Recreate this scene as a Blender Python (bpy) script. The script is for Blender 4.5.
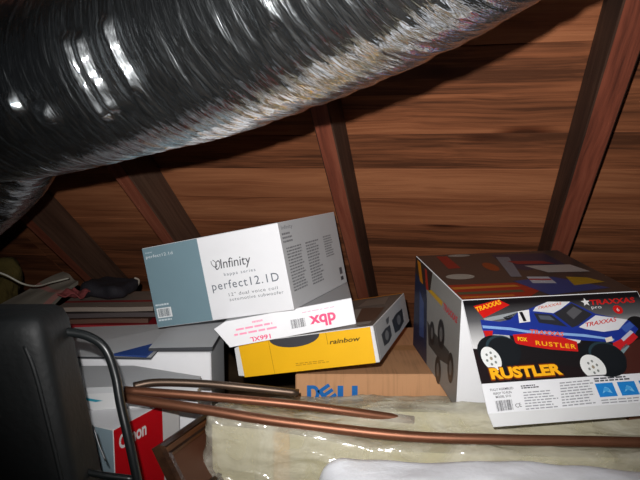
import bpy, bmesh, math, random
from mathutils import Vector, Matrix, noise
random.seed(11)
for o in list(bpy.data.objects):
    bpy.data.objects.remove(o)
scene = bpy.context.scene
COL = scene.collection
R = math.radians
CAM_Z = 0.95

# ------------------------------------------------------------------ camera
cd = bpy.data.cameras.new('camera')
cd.sensor_width = 36.0
cd.lens = 622.0 / 640.0 * 36.0
cd.clip_start = 0.02
cam = bpy.data.objects.new('camera', cd)
cam.location = (0, 0, CAM_Z)
cam.rotation_euler = (R(83.0), 0, 0)
COL.objects.link(cam)
scene.camera = cam

# ------------------------------------------------------------------ world, the camera's flash, exposure
w = bpy.data.worlds.new('attic_dark')
scene.world = w
w.use_nodes = True
w.node_tree.nodes['Background'].inputs[0].default_value = (0.75, 0.85, 1.0, 1)
w.node_tree.nodes['Background'].inputs[1].default_value = 0.004
fl = bpy.data.lights.new('camera_flash', 'SPOT')
fl.energy = 104
fl.color = (1.0, 0.975, 0.96)
fl.spot_size = R(84)
fl.spot_blend = 1.0
fl.shadow_soft_size = 0.007
flash = bpy.data.objects.new('camera_flash', fl)
flash.location = (-0.028, 0.0, CAM_Z + 0.062)
flash.rotation_euler = (R(86.5), 0, R(-6))
COL.objects.link(flash)
vs = scene.view_settings
vs.view_transform = 'Standard'
vs.look = 'None'
vs.exposure = 0.0
vs.gamma = 1.0
vs.use_curve_mapping = False

# ------------------------------------------------------------------ material helpers
MATS = {}


def srgb(c):
    return tuple(((x / 255) / 12.92 if x / 255 <= 0.04045 else ((x / 255 + 0.055) / 1.055) ** 2.4) for x in c) + (1,)


def base_mat(name):
    m = bpy.data.materials.new(name)
    m.use_nodes = True
    nt = m.node_tree
    return m, nt, nt.nodes['Principled BSDF'], nt.links


def card(name, c, rough=0.55, var=0.06, spec=0.35, bump=0.02):
    """painted or printed card stock"""
    if name in MATS:
        return MATS[name]
    m, nt, p, L = base_mat(name)
    tc = nt.nodes.new('ShaderNodeTexCoord')
    n = nt.nodes.new('ShaderNodeTexNoise')
    n.inputs['Scale'].default_value = 14
    n.inputs['Detail'].default_value = 5
    L.new(tc.outputs['Object'], n.inputs['Vector'])
    mx = nt.nodes.new('ShaderNodeMix')
    mx.data_type = 'RGBA'
    col = srgb(c)
    mx.inputs[6].default_value = tuple(x * (1 - var) for x in col[:3]) + (1,)
    mx.inputs[7].default_value = tuple(min(1, x * (1 + var)) for x in col[:3]) + (1,)
    L.new(n.outputs['Fac'], mx.inputs[0])
    L.new(mx.outputs[2], p.inputs['Base Color'])
    p.inputs['Roughness'].default_value = rough
    p.inputs['Specular IOR Level'].default_value = spec
    if bump:
        n2 = nt.nodes.new('ShaderNodeTexNoise')
        n2.inputs['Scale'].default_value = 60
        n2.inputs['Detail'].default_value = 3
        L.new(tc.outputs['Object'], n2.inputs['Vector'])
        b = nt.nodes.new('ShaderNodeBump')
        b.inputs['Strength'].default_value = bump
        b.inputs['Distance'].default_value = 0.01
        L.new(n2.outputs['Fac'], b.inputs['Height'])
        L.new(b.outputs['Normal'], p.inputs['Normal'])
    MATS[name] = m
    return m


def ink(c, rough=0.4):
    return card('ink_%02x%02x%02x' % tuple(int(x) for x in c), c, rough=rough, var=0.03, bump=0, spec=0.4)


def kraft(name, c):
    if name in MATS:
        return MATS[name]
    m, nt, p, L = base_mat(name)
    tc = nt.nodes.new('ShaderNodeTexCoord')
    mp = nt.nodes.new('ShaderNodeMapping')
    mp.inputs['Scale'].default_value = (160, 6, 6)
    L.new(tc.outputs['Object'], mp.inputs['Vector'])
    n = nt.nodes.new('ShaderNodeTexNoise')
    n.inputs['Scale'].default_value = 1.0
    n.inputs['Detail'].default_value = 4
    L.new(mp.outputs['Vector'], n.inputs['Vector'])
    n2 = nt.nodes.new('ShaderNodeTexNoise')
    n2.inputs['Scale'].default_value = 9
    L.new(tc.outputs['Object'], n2.inputs['Vector'])
    ad = nt.nodes.new('ShaderNodeMath')
    ad.operation = 'ADD'
    L.new(n.outputs['Fac'], ad.inputs[0])
    L.new(n2.outputs['Fac'], ad.inputs[1])
    r = nt.nodes.new('ShaderNodeValToRGB')
    a = srgb(c)
    r.color_ramp.elements[0].position = 0.7
    r.color_ramp.elements[0].color = tuple(x * 0.86 for x in a[:3]) + (1,)
    r.color_ramp.elements[1].position = 1.3 / 1.3
    r.color_ramp.elements[1].color = tuple(x * 1.12 for x in a[:3]) + (1,)
    L.new(ad.outputs[0], r.inputs[0])
    L.new(r.outputs[0], p.inputs['Base Color'])
    p.inputs['Roughness'].default_value = 0.75
    p.inputs['Specular IOR Level'].default_value = 0.2
    MATS[name] = m
    return m


def wood(name, dark, mid, light, scale=1.0, rough=0.7, knots=True, random_tint=True):
    """rough-sawn timber, grain along local X"""
    if name in MATS:
        return MATS[name]
    m, nt, p, L = base_mat(name)
    N = nt.nodes.new
    tc = N('ShaderNodeTexCoord')
    oi = N('ShaderNodeObjectInfo')
    mul = N('ShaderNodeMath'); mul.operation = 'MULTIPLY'; mul.inputs[1].default_value = 37.0
    L.new(oi.outputs['Random'], mul.inputs[0])
    off = N('ShaderNodeCombineXYZ')
    L.new(mul.outputs[0], off.inputs[0]); L.new(mul.outputs[0], off.inputs[1])
    ad = N('ShaderNodeVectorMath'); ad.operation = 'ADD'
    L.new(tc.outputs['Object'], ad.inputs[0]); L.new(off.outputs[0], ad.inputs[1])
    # slow warp of the grain
    wn = N('ShaderNodeTexNoise'); wn.inputs['Scale'].default_value = 2.2; wn.inputs['Detail'].default_value = 2
    L.new(ad.outputs[0], wn.inputs['Vector'])
    ws = N('ShaderNodeVectorMath'); ws.operation = 'SCALE'; ws.inputs['Scale'].default_value = 0.05
    L.new(wn.outputs['Color'], ws.inputs[0])
    a2 = N('ShaderNodeVectorMath'); a2.operation = 'ADD'
    L.new(ad.outputs[0], a2.inputs[0]); L.new(ws.outputs[0], a2.inputs[1])
    last = a2.outputs[0]
    mp = N('ShaderNodeMapping'); mp.inputs['Scale'].default_value = (2.6 * scale, 95 * scale, 95 * scale)
    L.new(last, mp.inputs['Vector'])
    g = N('ShaderNodeTexNoise'); g.inputs['Scale'].default_value = 1; g.inputs['Detail'].default_value = 7; g.inputs['Roughness'].default_value = 0.62
    L.new(mp.outputs[0], g.inputs['Vector'])
    mp2 = N('ShaderNodeMapping'); mp2.inputs['Scale'].default_value = (1.1 * scale, 11 * scale, 11 * scale)
    L.new(last, mp2.inputs['Vector'])
    g2 = N('ShaderNodeTexNoise'); g2.inputs['Scale'].default_value = 1; g2.inputs['Detail'].default_value = 3
    L.new(mp2.outputs[0], g2.inputs['Vector'])
    mixf = N('ShaderNodeMath'); mixf.operation = 'MULTIPLY_ADD'; mixf.inputs[1].default_value = 0.5
    sc2 = N('ShaderNodeMath'); sc2.operation = 'MULTIPLY'; sc2.inputs[1].default_value = 0.6
    L.new(g2.outputs['Fac'], sc2.inputs[0])
    L.new(g.outputs['Fac'], mixf.inputs[0]); L.new(sc2.outputs[0], mixf.inputs[2])
    fac = mixf.outputs[0]
    if random_tint:
        t = N('ShaderNodeMath'); t.operation = 'MULTIPLY_ADD'; t.inputs[1].default_value = 0.22; t.inputs[2].default_value = -0.12
        L.new(oi.outputs['Random'], t.inputs[0])
        s = N('ShaderNodeMath'); s.operation = 'ADD'
        L.new(fac, s.inputs[0]); L.new(t.outputs[0], s.inputs[1])
        fac = s.outputs[0]
    r = N('ShaderNodeValToRGB')
    e = r.color_ramp.elements
    e[0].position = 0.36; e[0].color = srgb(dark)
    e[1].position = 0.72; e[1].color = srgb(light)
    q = e.new(0.52); q.color = srgb(mid)
    L.new(fac, r.inputs[0])
    colour = r.outputs[0]
    if knots:
        mk = N('ShaderNodeMapping'); mk.inputs['Scale'].default_value = (2.2, 6.0, 0.0)
        L.new(last, mk.inputs['Vector'])
        v = N('ShaderNodeTexVoronoi'); v.inputs['Scale'].default_value = 1.0; v.inputs['Randomness'].default_value = 1
        L.new(mk.outputs[0], v.inputs['Vector'])
        kr = N('ShaderNodeValToRGB')
        k = kr.color_ramp.elements
        k[0].position = 0.05; k[0].color = (0.10, 0.06, 0.04, 1)
        k[1].position = 0.19; k[1].color = (1, 1, 1, 1)
        kk = k.new(0.09); kk.color = (0.35, 0.25, 0.2, 1)
        L.new(v.outputs['Distance'], kr.inputs[0])
        mm = N('ShaderNodeMix'); mm.data_type = 'RGBA'; mm.blend_type = 'MULTIPLY'; mm.inputs[0].default_value = 0.85
        L.new(colour, mm.inputs[6]); L.new(kr.outputs[0], mm.inputs[7])
        colour = mm.outputs[2]
    L.new(colour, p.inputs['Base Color'])
    p.inputs['Roughness'].default_value = rough
    p.inputs['Specular IOR Level'].default_value = 0.25
    b = N('ShaderNodeBump'); b.inputs['Strength'].default_value = 0.35; b.inputs['Distance'].default_value = 0.004
    L.new(g.outputs['Fac'], b.inputs['Height']); L.new(b.outputs[0], p.inputs['Normal'])
    MATS[name] = m
    return m


def metal(name, c, rough, metallic=1.0, nscale=20, var=0.25):
    if name in MATS:
        return MATS[name]
    m, nt, p, L = base_mat(name)
    tc = nt.nodes.new('ShaderNodeTexCoord')
    n = nt.nodes.new('ShaderNodeTexNoise')
    n.inputs['Scale'].default_value = nscale
    n.inputs['Detail'].default_value = 5
    L.new(tc.outputs['Object'], n.inputs['Vector'])
    mx = nt.nodes.new('ShaderNodeMix'); mx.data_type = 'RGBA'
    a = srgb(c)
    mx.inputs[6].default_value = tuple(x * (1 - var) for x in a[:3]) + (1,)
    mx.inputs[7].default_value = tuple(min(1, x * (1 + var)) for x in a[:3]) + (1,)
    L.new(n.outputs['Fac'], mx.inputs[0])
    L.new(mx.outputs[2], p.inputs['Base Color'])
    p.inputs['Metallic'].default_value = metallic
    p.inputs['Roughness'].default_value = rough
    MATS[name] = m
    return m


# ------------------------------------------------------------------ object helpers
WM = {}


def link(o, parent=None, M=None):
    M = M.copy() if M is not None else Matrix.Identity(4)
    COL.objects.link(o)
    if parent is not None:
        o.parent = parent
        o.matrix_basis = WM[parent.name].inverted() @ M
    else:
        o.matrix_basis = M
    WM[o.name] = M
    return o


def tag(o, label=None, cat=None, group=None, kind=None):
    if label: o['label'] = label
    if cat: o['category'] = cat
    if group: o['group'] = group
    if kind: o['kind'] = kind
    return o


def thing(name, M, label, cat, group=None):
    o = bpy.data.objects.new(name, None)
    o.empty_display_size = 0.05
    link(o, None, M)
    return tag(o, label, cat, group)


def T(x, y, z):
    return Matrix.Translation((x, y, z))


def frame(o, x, y, z):
    m = Matrix.Identity(4)
    for i in range(3):
        m[i][0] = x[i]; m[i][1] = y[i]; m[i][2] = z[i]; m[i][3] = o[i]
    return m


def mesh(name, verts, faces, mats, parent=None, M=None, fm=None, smooth=False):
    me = bpy.data.meshes.new(name)
    me.from_pydata([tuple(v) for v in verts], [], faces)
    for m in (mats if isinstance(mats, (list, tuple)) else [mats]):
        me.materials.append(m)
    if fm:
        for i, p in enumerate(me.polygons):
            p.material_index = fm[i]
    if smooth:
        for p in me.polygons:
            p.use_smooth = True
    me.update()
    return link(bpy.data.objects.new(name, me), parent, M)


def bm_obj(name, bm, mats, parent=None, M=None, smooth=False):
    me = bpy.data.meshes.new(name)
    bm.to_mesh(me)
    bm.free()
    for m in (mats if isinstance(mats, (list, tuple)) else [mats]):
        me.materials.append(m)
    if smooth:
        for p in me.polygons:
            p.use_smooth = True
    return link(bpy.data.objects.new(name, me), parent, M)


def rbox(name, dims, mats, parent=None, M=None, bevel=0.0015, sides=None, seg=1):
    """box from the local origin corner; sides: {'-y': slot ...}"""
    bm = bmesh.new()
    bmesh.ops.create_cube(bm, size=1)
    for v in bm.verts:
        v.co = Vector(((v.co.x + .5) * dims[0], (v.co.y + .5) * dims[1], (v.co.z + .5) * dims[2]))
    bm.normal_update()
    if sides:
        for f in bm.faces:
            n = f.normal
            k = max(range(3), key=lambda i: abs(n[i]))
            key = ('-' if n[k] < 0 else '+') + 'xyz'[k]
            f.material_index = sides.get(key, 0)
    if bevel:
        bmesh.ops.bevel(bm, geom=list(bm.edges), offset=bevel, segments=seg, affect='EDGES', profile=0.5)
    return bm_obj(name, bm, mats, parent, M)


def prism(name, pts, t, mats, parent=None, M=None, fm=None):
    """outline in local x,z extruded along +y by t"""
    n = len(pts)
    v = [(p[0], 0, p[1]) for p in pts] + [(p[0], t, p[1]) for p in pts]
    f = [list(range(n)), list(range(2 * n - 1, n - 1, -1))]
    for i in range(n):
        j = (i + 1) % n
        f.append([j, i, n + i, n + j])
    return mesh(name, v, f, mats, parent, M, fm)


def smooth_pts(pts, per=8):
    P = [Vector(p) for p in pts]
    P = [P[0] * 2 - P[1]] + P + [P[-1] * 2 - P[-2]]
    out = []
    for i in range(1, len(P) - 2):
        a, b, c, d = P[i - 1:i + 3]
        for k in range(per):
            t = k / per
            out.append(0.5 * ((2 * b) + (c - a) * t + (2 * a - 5 * b + 4 * c - d) * t * t + (3 * b - a - 3 * c + d) * t ** 3))
    out.append(P[-2])
    return out


def sweep(pts, rad, n=12, cap=True):
    """rings of a tube; rad(i, j) or a number"""
    V, Fc = [], []
    prev = None
    for i, p in enumerate(pts):
        t = (pts[min(i + 1, len(pts) - 1)] - pts[max(i - 1, 0)]).normalized()
        if prev is None:
            a = Vector((0, 0, 1)) if abs(t.z) < 0.9 else Vector((1, 0, 0))
            u = (a - t * a.dot(t)).normalized()
        else:
            u = (prev - t * prev.dot(t)).normalized()
        prev = u
        v = t.cross(u)
        for j in range(n):
            an = 2 * math.pi * j / n
            r = rad(i, j) if callable(rad) else rad
            V.append(p + (u * math.cos(an) + v * math.sin(an)) * r)
    m = len(pts)
    for i in range(m - 1):
        for j in range(n):
            k = (j + 1) % n
            Fc.append([i * n + j, i * n + k, (i + 1) * n + k, (i + 1) * n + j])
    if cap:
        Fc.append(list(range(n - 1, -1, -1)))
        Fc.append([(m - 1) * n + j for j in range(n)])
    return V, Fc


def tube(name, pts, r, mat, parent=None, M=None, per=8, n=12):
    V, Fc = sweep(smooth_pts(pts, per), r, n)
    return mesh(name, V, Fc, mat, parent, M, smooth=True)


def pipe(name, pts, r, wall, mats, parent=None, per=8, n=16):
    """hollow open-ended pipe: outer and inner skin joined at the rims"""
    P = smooth_pts(pts, per)
    V, Fc = sweep(P, r, n, cap=False)
    V2, F2 = sweep(P, r - wall, n, cap=False)
    o = len(V)
    Fc = Fc + [[o + i for i in reversed(f)] for f in F2]
    m = len(P)
    for base, flip in ((0, False), ((m - 1) * n, True)):
        for j in range(n):
            k = (j + 1) % n
            q = [base + k, base + j, o + base + j, o + base + k]
            Fc.append(q[::-1] if flip else q)
    return mesh(name, V + V2, Fc, mats, parent, None, smooth=True)


def soft_box(name, dims, r, n, mat, parent=None, M=None, disp=None, smooth=True):
    """rounded box centred on the local origin, gridded, with an optional displacement"""
    hx, hy, hz = [d / 2 for d in dims]
    idx, V, Fc = {}, [], []

    def vid(p):
        k = (round(p[0], 5), round(p[1], 5), round(p[2], 5))
        if k not in idx:
            idx[k] = len(V)
            q = Vector((p[0] * hx, p[1] * hy, p[2] * hz))
            inn = Vector((max(-hx + r, min(hx - r, q.x)), max(-hy + r, min(hy - r, q.y)), max(-hz + r, min(hz - r, q.z))))
            d = q - inn
            nn = d.normalized() if d.length > 1e-9 else Vector((0, 0, 1))
            pos = inn + nn * r
            V.append(disp(pos, nn) if disp else pos)
        return idx[k]
    for ax in range(3):
        a, b = [(1, 2), (2, 0), (0, 1)][ax]
        for s in (-1, 1):
            for i in range(n[a]):
                for j in range(n[b]):
                    q = []
                    for (di, dj) in ((0, 0), (1, 0), (1, 1), (0, 1)):
                        p = [0, 0, 0]
                        p[ax] = s
                        p[a] = -1 + 2 * (i + di) / n[a]
                        p[b] = -1 + 2 * (j + dj) / n[b]
                        q.append(vid(p))
                    Fc.append(q if s > 0 else q[::-1])
    return mesh(name, V, Fc, mat, parent, M, smooth=smooth)


class Print:
    """flat print lying on a face: u to the right, v up, layers a hair proud of the card"""

    def __init__(self, parent, o, u, v):
        self.parent = parent
        u = Vector(u); v = Vector(v)
        self.M = frame(o, u, v, u.cross(v))
        self.reset()

    def reset(self):
        self.V, self.F, self.mi, self.m = [], [], [], []

    def _mat(self, c):
        mt = c if not isinstance(c, tuple) else ink(c)
        if mt not in self.m:
            self.m.append(mt)
        return self.m.index(mt)

    def poly(self, pts, c, layer=1):
        k = len(self.V)
        z = 0.00025 * layer
        a = sum(pts[i][0] * pts[(i + 1) % len(pts)][1] - pts[(i + 1) % len(pts)][0] * pts[i][1] for i in range(len(pts)))
        if a < 0:
            pts = list(pts)[::-1]
        self.V += [(p[0], p[1], z) for p in pts]
        self.F.append(list(range(k, k + len(pts))))
        self.mi.append(self._mat(c))

    def rect(self, x0, y0, x1, y1, c, layer=1):
        self.poly([(x0, y0), (x1, y0), (x1, y1), (x0, y1)], c, layer)

    def ell(self, cx, cy, ax, ay, c, layer=1, n=28, rot=0.0):
        P = []
        for i in range(n):
            t = 2 * math.pi * i / n
            x, y = ax * math.cos(t), ay * math.sin(t)
            P.append((cx + x * math.cos(rot) - y * math.sin(rot), cy + x * math.sin(rot) + y * math.cos(rot)))
        self.poly(P, c, layer)

    def text(self, s, a, b, c, h=None, bold=0.0, shear=0.0, layer=2, spacing=1.0, part=True):
        cu = bpy.data.curves.new('t', 'FONT')
        cu.body = s
        cu.size = 1.0
        cu.resolution_u = 3
        cu.offset = bold
        cu.shear = shear
        cu.space_character = spacing
        ob = bpy.data.objects.new('t', cu)
        me = bpy.data.meshes.new_from_object(ob)
        xs = [v.co.x for v in me.vertices]
        x0, x1 = min(xs), max(xs)
        A, B = Vector(a), Vector(b)
        d = B - A
        sc = d.length / (x1 - x0)
        sy = sc if h is None else h / 0.73
        d.normalize()
        nn = Vector((-d.y, d.x))
        k = len(self.V)
        nf = len(self.F)
        z = 0.00025 * layer
        mi = self._mat(c)
        for v in me.vertices:
            q = A + d * ((v.co.x - x0) * sc) + nn * (v.co.y * sy)
            self.V.append((q.x, q.y, z))
        for p in me.polygons:
            self.F.append([k + i for i in p.vertices])
            self.mi.append(mi)
        if part:
            self.V, self.F, self.mi, self.m, keep = self.V[k:], [[i - k for i in f] for f in self.F[nf:]], self.mi[nf:], list(self.m), (self.V[:k], self.F[:nf], self.mi[:nf], self.m)
            mesh('lettering', self.V, self.F, self.m, self.parent, self.M, fm=self.mi)
            self.V, self.F, self.mi, self.m = keep
        bpy.data.objects.remove(ob)
        bpy.data.meshes.remove(me)
        bpy.data.curves.remove(cu)

    def lines(self, quad, n, c, fill=0.5, layer=1, seed=1, words=True):
        """a column of small print inside quad (TL, TR, BR, BL)"""
        rnd = random.Random(seed)
        tl, tr, br, bl = [Vector(q) for q in quad]
        for i in range(n):
            f0, f1 = (i + 0.5 - fill / 2) / n, (i + 0.5 + fill / 2) / n
            L0, L1 = tl.lerp(bl, f0), tl.lerp(bl, f1)
            R0, R1 = tr.lerp(br, f0), tr.lerp(br, f1)
            end = rnd.uniform(0.75, 1.0)
            t = 0.0
            while t < end:
                wd = rnd.uniform(0.07, 0.2) if words else 1.0
                e = min(end, t + wd)
                self.poly([L0.lerp(R0, t), L0.lerp(R0, e), L1.lerp(R1, e), L1.lerp(R1, t)], c, layer)
                t = e + 0.03

    def column(self, *a, **k):
        keep = (self.V, self.F, self.mi, self.m)
        self.reset()
        self.lines(*a, **k)
        self.done('text_column')
        self.V, self.F, self.mi, self.m = keep

    def barcode(self, quad, c, layer=2, n=22, seed=3):
        rnd = random.Random(seed)
        tl, tr, br, bl = [Vector(q) for q in quad]
        t = 0.0
        while t < 0.97:
            wd = rnd.choice((0.012, 0.022, 0.035))
            self.poly([tl.lerp(tr, t), tl.lerp(tr, t + wd), bl.lerp(br, t + wd), bl.lerp(br, t)], c, layer)
            t += wd + rnd.choice((0.015, 0.025, 0.035))

    def done(self, name, label=None):
        if not self.F:
            self.reset()
            return None
        o = mesh(name, self.V, self.F, self.m, self.parent, self.M, fm=self.mi)
        if label: o['label'] = label
        self.reset()
        return o


# ------------------------------------------------------------------ materials used
M_PLANK = wood('roof_plank_wood', (88, 52, 33), (144, 87, 56), (178, 116, 78))
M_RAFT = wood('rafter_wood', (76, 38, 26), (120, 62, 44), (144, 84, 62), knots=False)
M_RAFT2 = wood('rafter_dark_side', (36, 25, 19), (68, 47, 36), (92, 68, 54), knots=False)  # rafter sides: a darker, less red wood than the underside
M_BACK = card('felt_black', (18, 16, 15), rough=0.95, spec=0.05)
M_FLOOR = wood('floor_wood', (40, 30, 22), (84, 64, 46), (112, 90, 66))
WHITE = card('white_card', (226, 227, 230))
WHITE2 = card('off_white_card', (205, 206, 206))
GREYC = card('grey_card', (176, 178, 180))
KRAFT = kraft('kraft_card', (178, 134, 97))

# ------------------------------------------------------------------ the roof (rafter frame: b across, r down the slope, n outwards)
Vb = Vector((0.97862633, -0.20564656, 0.0))
Vr = Vector((0.1624466, 0.77304732, -0.61319568))
Vn = Vector((0.12610158, 0.60008944, 0.78993104))
CP = Vector((0, 0, CAM_Z))
DECK = 1.08
# local axes: x = across (b), y = up the slope (-r), z = outwards (n)
ROOF = frame(CP + Vn * DECK, Vb, -Vr, Vn)


def roof_M(bx, ry, dz=0.0):
    return ROOF @ T(bx, ry, dz)


S0, S1 = -2.62, 1.35      # eaves and upper end, measured up the slope
ceil = rbox('ceiling', (5.4, S1 - S0, 0.02), M_BACK, None, roof_M(-3.2, S0, 0.0225), bevel=0)
tag(ceil, 'brown board roof deck sloping over the attic on dark rafters', 'ceiling', kind='structure')
bw = 0.1465
rows = int((S1 - S0) / bw)
y0 = -1.415 - bw * 9
plank_mesh = {}


def plank_bm(L, wd, th, seed):
    bm = bmesh.new()
    bmesh.ops.create_cube(bm, size=1)
    for v in bm.verts:
        v.co = Vector(((v.co.x + .5) * L, (v.co.y + .5) * wd, (v.co.z + .5) * th))
    return bm


rp = random.Random(5)
for k in range(28):
    yy = y0 + k * bw
    if yy < S0 - 0.01 or yy + bw > S1 + 0.05:
        continue
    joints = [-3.2, rp.choice((-1.62, -0.98, -2.3)), rp.choice((0.32, 0.98, 1.6)), 2.2]
    if 1.0 < -yy < 2.2:
        joints[2] = 1.6
    for a, b_ in zip(joints[:-1], joints[1:]):
        o = bm_obj('plank', plank_bm(b_ - a - 0.003, bw - rp.uniform(0.0008, 0.0024), 0.02, k), M_PLANK, ceil,
                   roof_M(a, yy + 0.0015, rp.uniform(-0.002, 0.002)))
RD = 0.13
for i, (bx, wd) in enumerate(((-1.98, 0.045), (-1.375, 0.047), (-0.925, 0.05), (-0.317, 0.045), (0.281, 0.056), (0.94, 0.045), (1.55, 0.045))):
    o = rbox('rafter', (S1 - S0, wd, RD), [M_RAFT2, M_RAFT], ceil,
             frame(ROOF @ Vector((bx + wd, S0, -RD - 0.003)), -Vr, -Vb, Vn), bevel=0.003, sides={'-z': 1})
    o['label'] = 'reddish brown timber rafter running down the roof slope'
fb = rbox('floor', (5.2, 3.6, 0.05), M_FLOOR, None, T(-2.6, -0.4, -0.05), bevel=0.0)
tag(fb, 'dim timber attic floor under the stored boxes', 'floor', kind='structure')

# ------------------------------------------------------------------ silver foil duct
def foil_mat():
    m, nt, p, L = base_mat('wrinkled_foil')
    N = nt.nodes.new
    uv = N('ShaderNodeUVMap')
    mp = N('ShaderNodeMapping'); mp.inputs['Scale'].default_value = (105, 2.2, 1)
    L.new(uv.outputs[0], mp.inputs[0])
    n1 = N('ShaderNodeTexNoise'); n1.inputs['Scale'].default_value = 1; n1.inputs['Detail'].default_value = 3; n1.inputs['Roughness'].default_value = 0.62
    n1.inputs['Distortion'].default_value = 0.5
    L.new(mp.outputs[0], n1.inputs['Vector'])
    mp2 = N('ShaderNodeMapping'); mp2.inputs['Scale'].default_value = (60, 3.5, 1)
    L.new(uv.outputs[0], mp2.inputs[0])
    n2 = N('ShaderNodeTexNoise'); n2.inputs['Scale'].default_value = 1; n2.inputs['Detail'].default_value = 5
    L.new(mp2.outputs[0], n2.inputs['Vector'])
    ad = N('ShaderNodeMath'); ad.operation = 'MULTIPLY_ADD'; ad.inputs[1].default_value = 0.6
    L.new(n2.outputs['Fac'], ad.inputs[0]); L.new(n1.outputs['Fac'], ad.inputs[2])
    b = N('ShaderNodeBump'); b.inputs['Strength'].default_value = 0.5; b.inputs['Distance'].default_value = 0.006
    L.new(ad.outputs[0], b.inputs['Height'])
    L.new(b.outputs[0], p.inputs['Normal'])
    p.inputs['Base Color'].default_value = (0.74, 0.76, 0.78, 1)
    p.inputs['Metallic'].default_value = 1.0
    p.inputs['Roughness'].default_value = 0.055
    g = N('ShaderNodeBsdfAnisotropic')
    g.inputs['Color'].default_value = (0.62, 0.66, 0.68, 1)
    g.inputs['Roughness'].default_value = 0.45
    L.new(b.outputs[0], g.inputs['Normal'])
    ms = N('ShaderNodeMixShader'); ms.inputs[0].default_value = 0.13
    L.new(p.outputs[0], ms.inputs[1]); L.new(g.outputs[0], ms.inputs[2])
    L.new(ms.outputs[0], nt.nodes['Material Output'].inputs[0])
    return m


FOIL = foil_mat()


def duct_part(name, pts, rad, n_s, n_a, parent, seed, amp=0.0020, folds=()):
    P = smooth_pts(pts, n_s)
    L = [0.0]
    for i in range(1, len(P)):
        L.append(L[-1] + (P[i] - P[i - 1]).length)

    def rr(i, j):
        a = 2 * math.pi * j / n_a
        s = L[i]
        ca, sa = math.cos(a), math.sin(a)
        r = rad * (1 + 0.018 * noise.noise(Vector((s * 4, ca * 0.8 + seed, sa * 0.8))))
        w = noise.noise(Vector((s * 48 + seed + sa * 0.8, ca * 1.3, sa * 1.3)))
        w2 = noise.noise(Vector((s * 110 + seed, ca * 2.6, sa * 2.6)))
        w3 = noise.noise(Vector((s * 12, ca * 3 + seed, sa * 3)))
        r += amp * (0.9 * (1 - abs(w) * 2) + 0.6 * w2 + 0.8 * w3)
        return r
    V, Fc = sweep(P, rr, n_a, cap=False)
    # sharp crumple folds: slow rise, steep drop, each over a short arc of the sleeve
    for (t, d, hgt, c0, c1) in folds:
        s0 = L[int(t * n_s)]
        d = Vector(d).normalized()
        for i in range(len(P)):
            x = L[i] - s0
            if not -0.03 < x < 0.014:
                continue
            for j in range(n_a):
                v = V[i * n_a + j]
                rd = (v - P[i]).normalized()
                q = (rd.dot(d) - c0) / (c1 - c0)
                if q <= 0:
                    continue
                q = min(1, q)
                x2 = x + 0.004 * noise.noise(rd * 9)
                pr = (x2 + 0.03) / 0.03 if x2 < 0 else max(0, 1 - x2 / 0.0117)
                V[i * n_a + j] = v + rd * (hgt * max(0, pr) * q * q * (3 - 2 * q))
    o = mesh(name, V, Fc, FOIL, parent, None, smooth=True)
    me = o.data
    ul = me.uv_layers.new(name='UVMap')
    for p in me.polygons:
        for li in p.loop_indices:
            vi = me.loops[li].vertex_index
            i, j = divmod(vi, n_a)
            a = j / n_a
            if j == 0 and max(me.loops[q].vertex_index % n_a for q in p.loop_indices) == n_a - 1:
                a = 1.0
            ul.data[li].uv = (L[i], a * 2 * math.pi)
    return o


duct = thing('foil_duct', T(-1.35, 1.7, 0.0), 'silver wrinkled foil air duct slung under the roof', 'duct')
c = [(-1.22, 1.47, 1.02), (-0.913, 1.330, 1.046), (-0.625, 1.190, 1.065), (-0.431, 1.085, 1.09), (-0.244, 0.979, 1.125), (-0.088, 0.872, 1.160), (0.047, 0.767, 1.202), (0.145, 0.671, 1.245), (0.28, 0.52, 1.33), (0.45, 0.30, 1.48)]
FD = (-0.40, -0.83, -0.38)
FE = (-0.42, -0.746, -0.51)
duct_part('main_sleeve', c, 0.150, 90, 170, duct, 3.1,
          folds=[(3.93, FD, 0.0130, 0.90, 0.95), (4.05, FD, 0.0120, 0.92, 0.96), (4.36, (-0.42, -0.84, -0.32), 0.0105, 0.93, 0.97),
                 (3.22, (-0.45, -0.8, -0.4), 0.0120, 0.988, 0.998), (3.45, (-0.40, -0.72, -0.56), 0.0130, 0.988, 0.997), (5.7, (-0.42, -0.8, -0.35), 0.0068, 0.955, 0.98)])
c2 = [(-0.57, 1.26, 1.085), (-0.716, 1.36, 0.941), (-0.905, 1.44, 0.79), (-1.06, 1.49, 0.5), (-1.11, 1.50, 0.02)]
duct_part('branch_sleeve', c2, 0.114, 60, 120, duct, 8.4)

# ------------------------------------------------------------------ stack of leaning boxes
TILT = Matrix.Rotation(R(-10.8935), 4, 'Y') @ Matrix.Rotation(R(-4.5604), 4, 'X')
SO = T(-0.17477, 1.39139, 0.45847)


def stacked(u, v, z, yaw):
    return SO @ TILT @ T(u, v, z) @ Matrix.Rotation(R(yaw), 4, 'Z')


def ax(M, i):
    return Vector((M[0][i], M[1][i], M[2][i]))


def at(M, x, y, z):
    return M @ Vector((x, y, z))


# yellow box
YW, YD, YH = 0.3242, 0.4033, 0.081
MY = stacked(0, 0, 0, -16.54)
yb = thing('yellow_box', MY, 'yellow fronted box lettered rainbow, under a thin white box', 'box')
YEL = card('yellow_card', (226, 172, 16), rough=0.5)
YTOP = card('brown_grey_print', (104, 96, 88))
rbox('carton', (YW, YD, YH), [WHITE2, YEL, GREYC, YTOP], yb, MY, sides={'-y': 0, '+x': 2, '+z': 3, '-x': 0})
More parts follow.
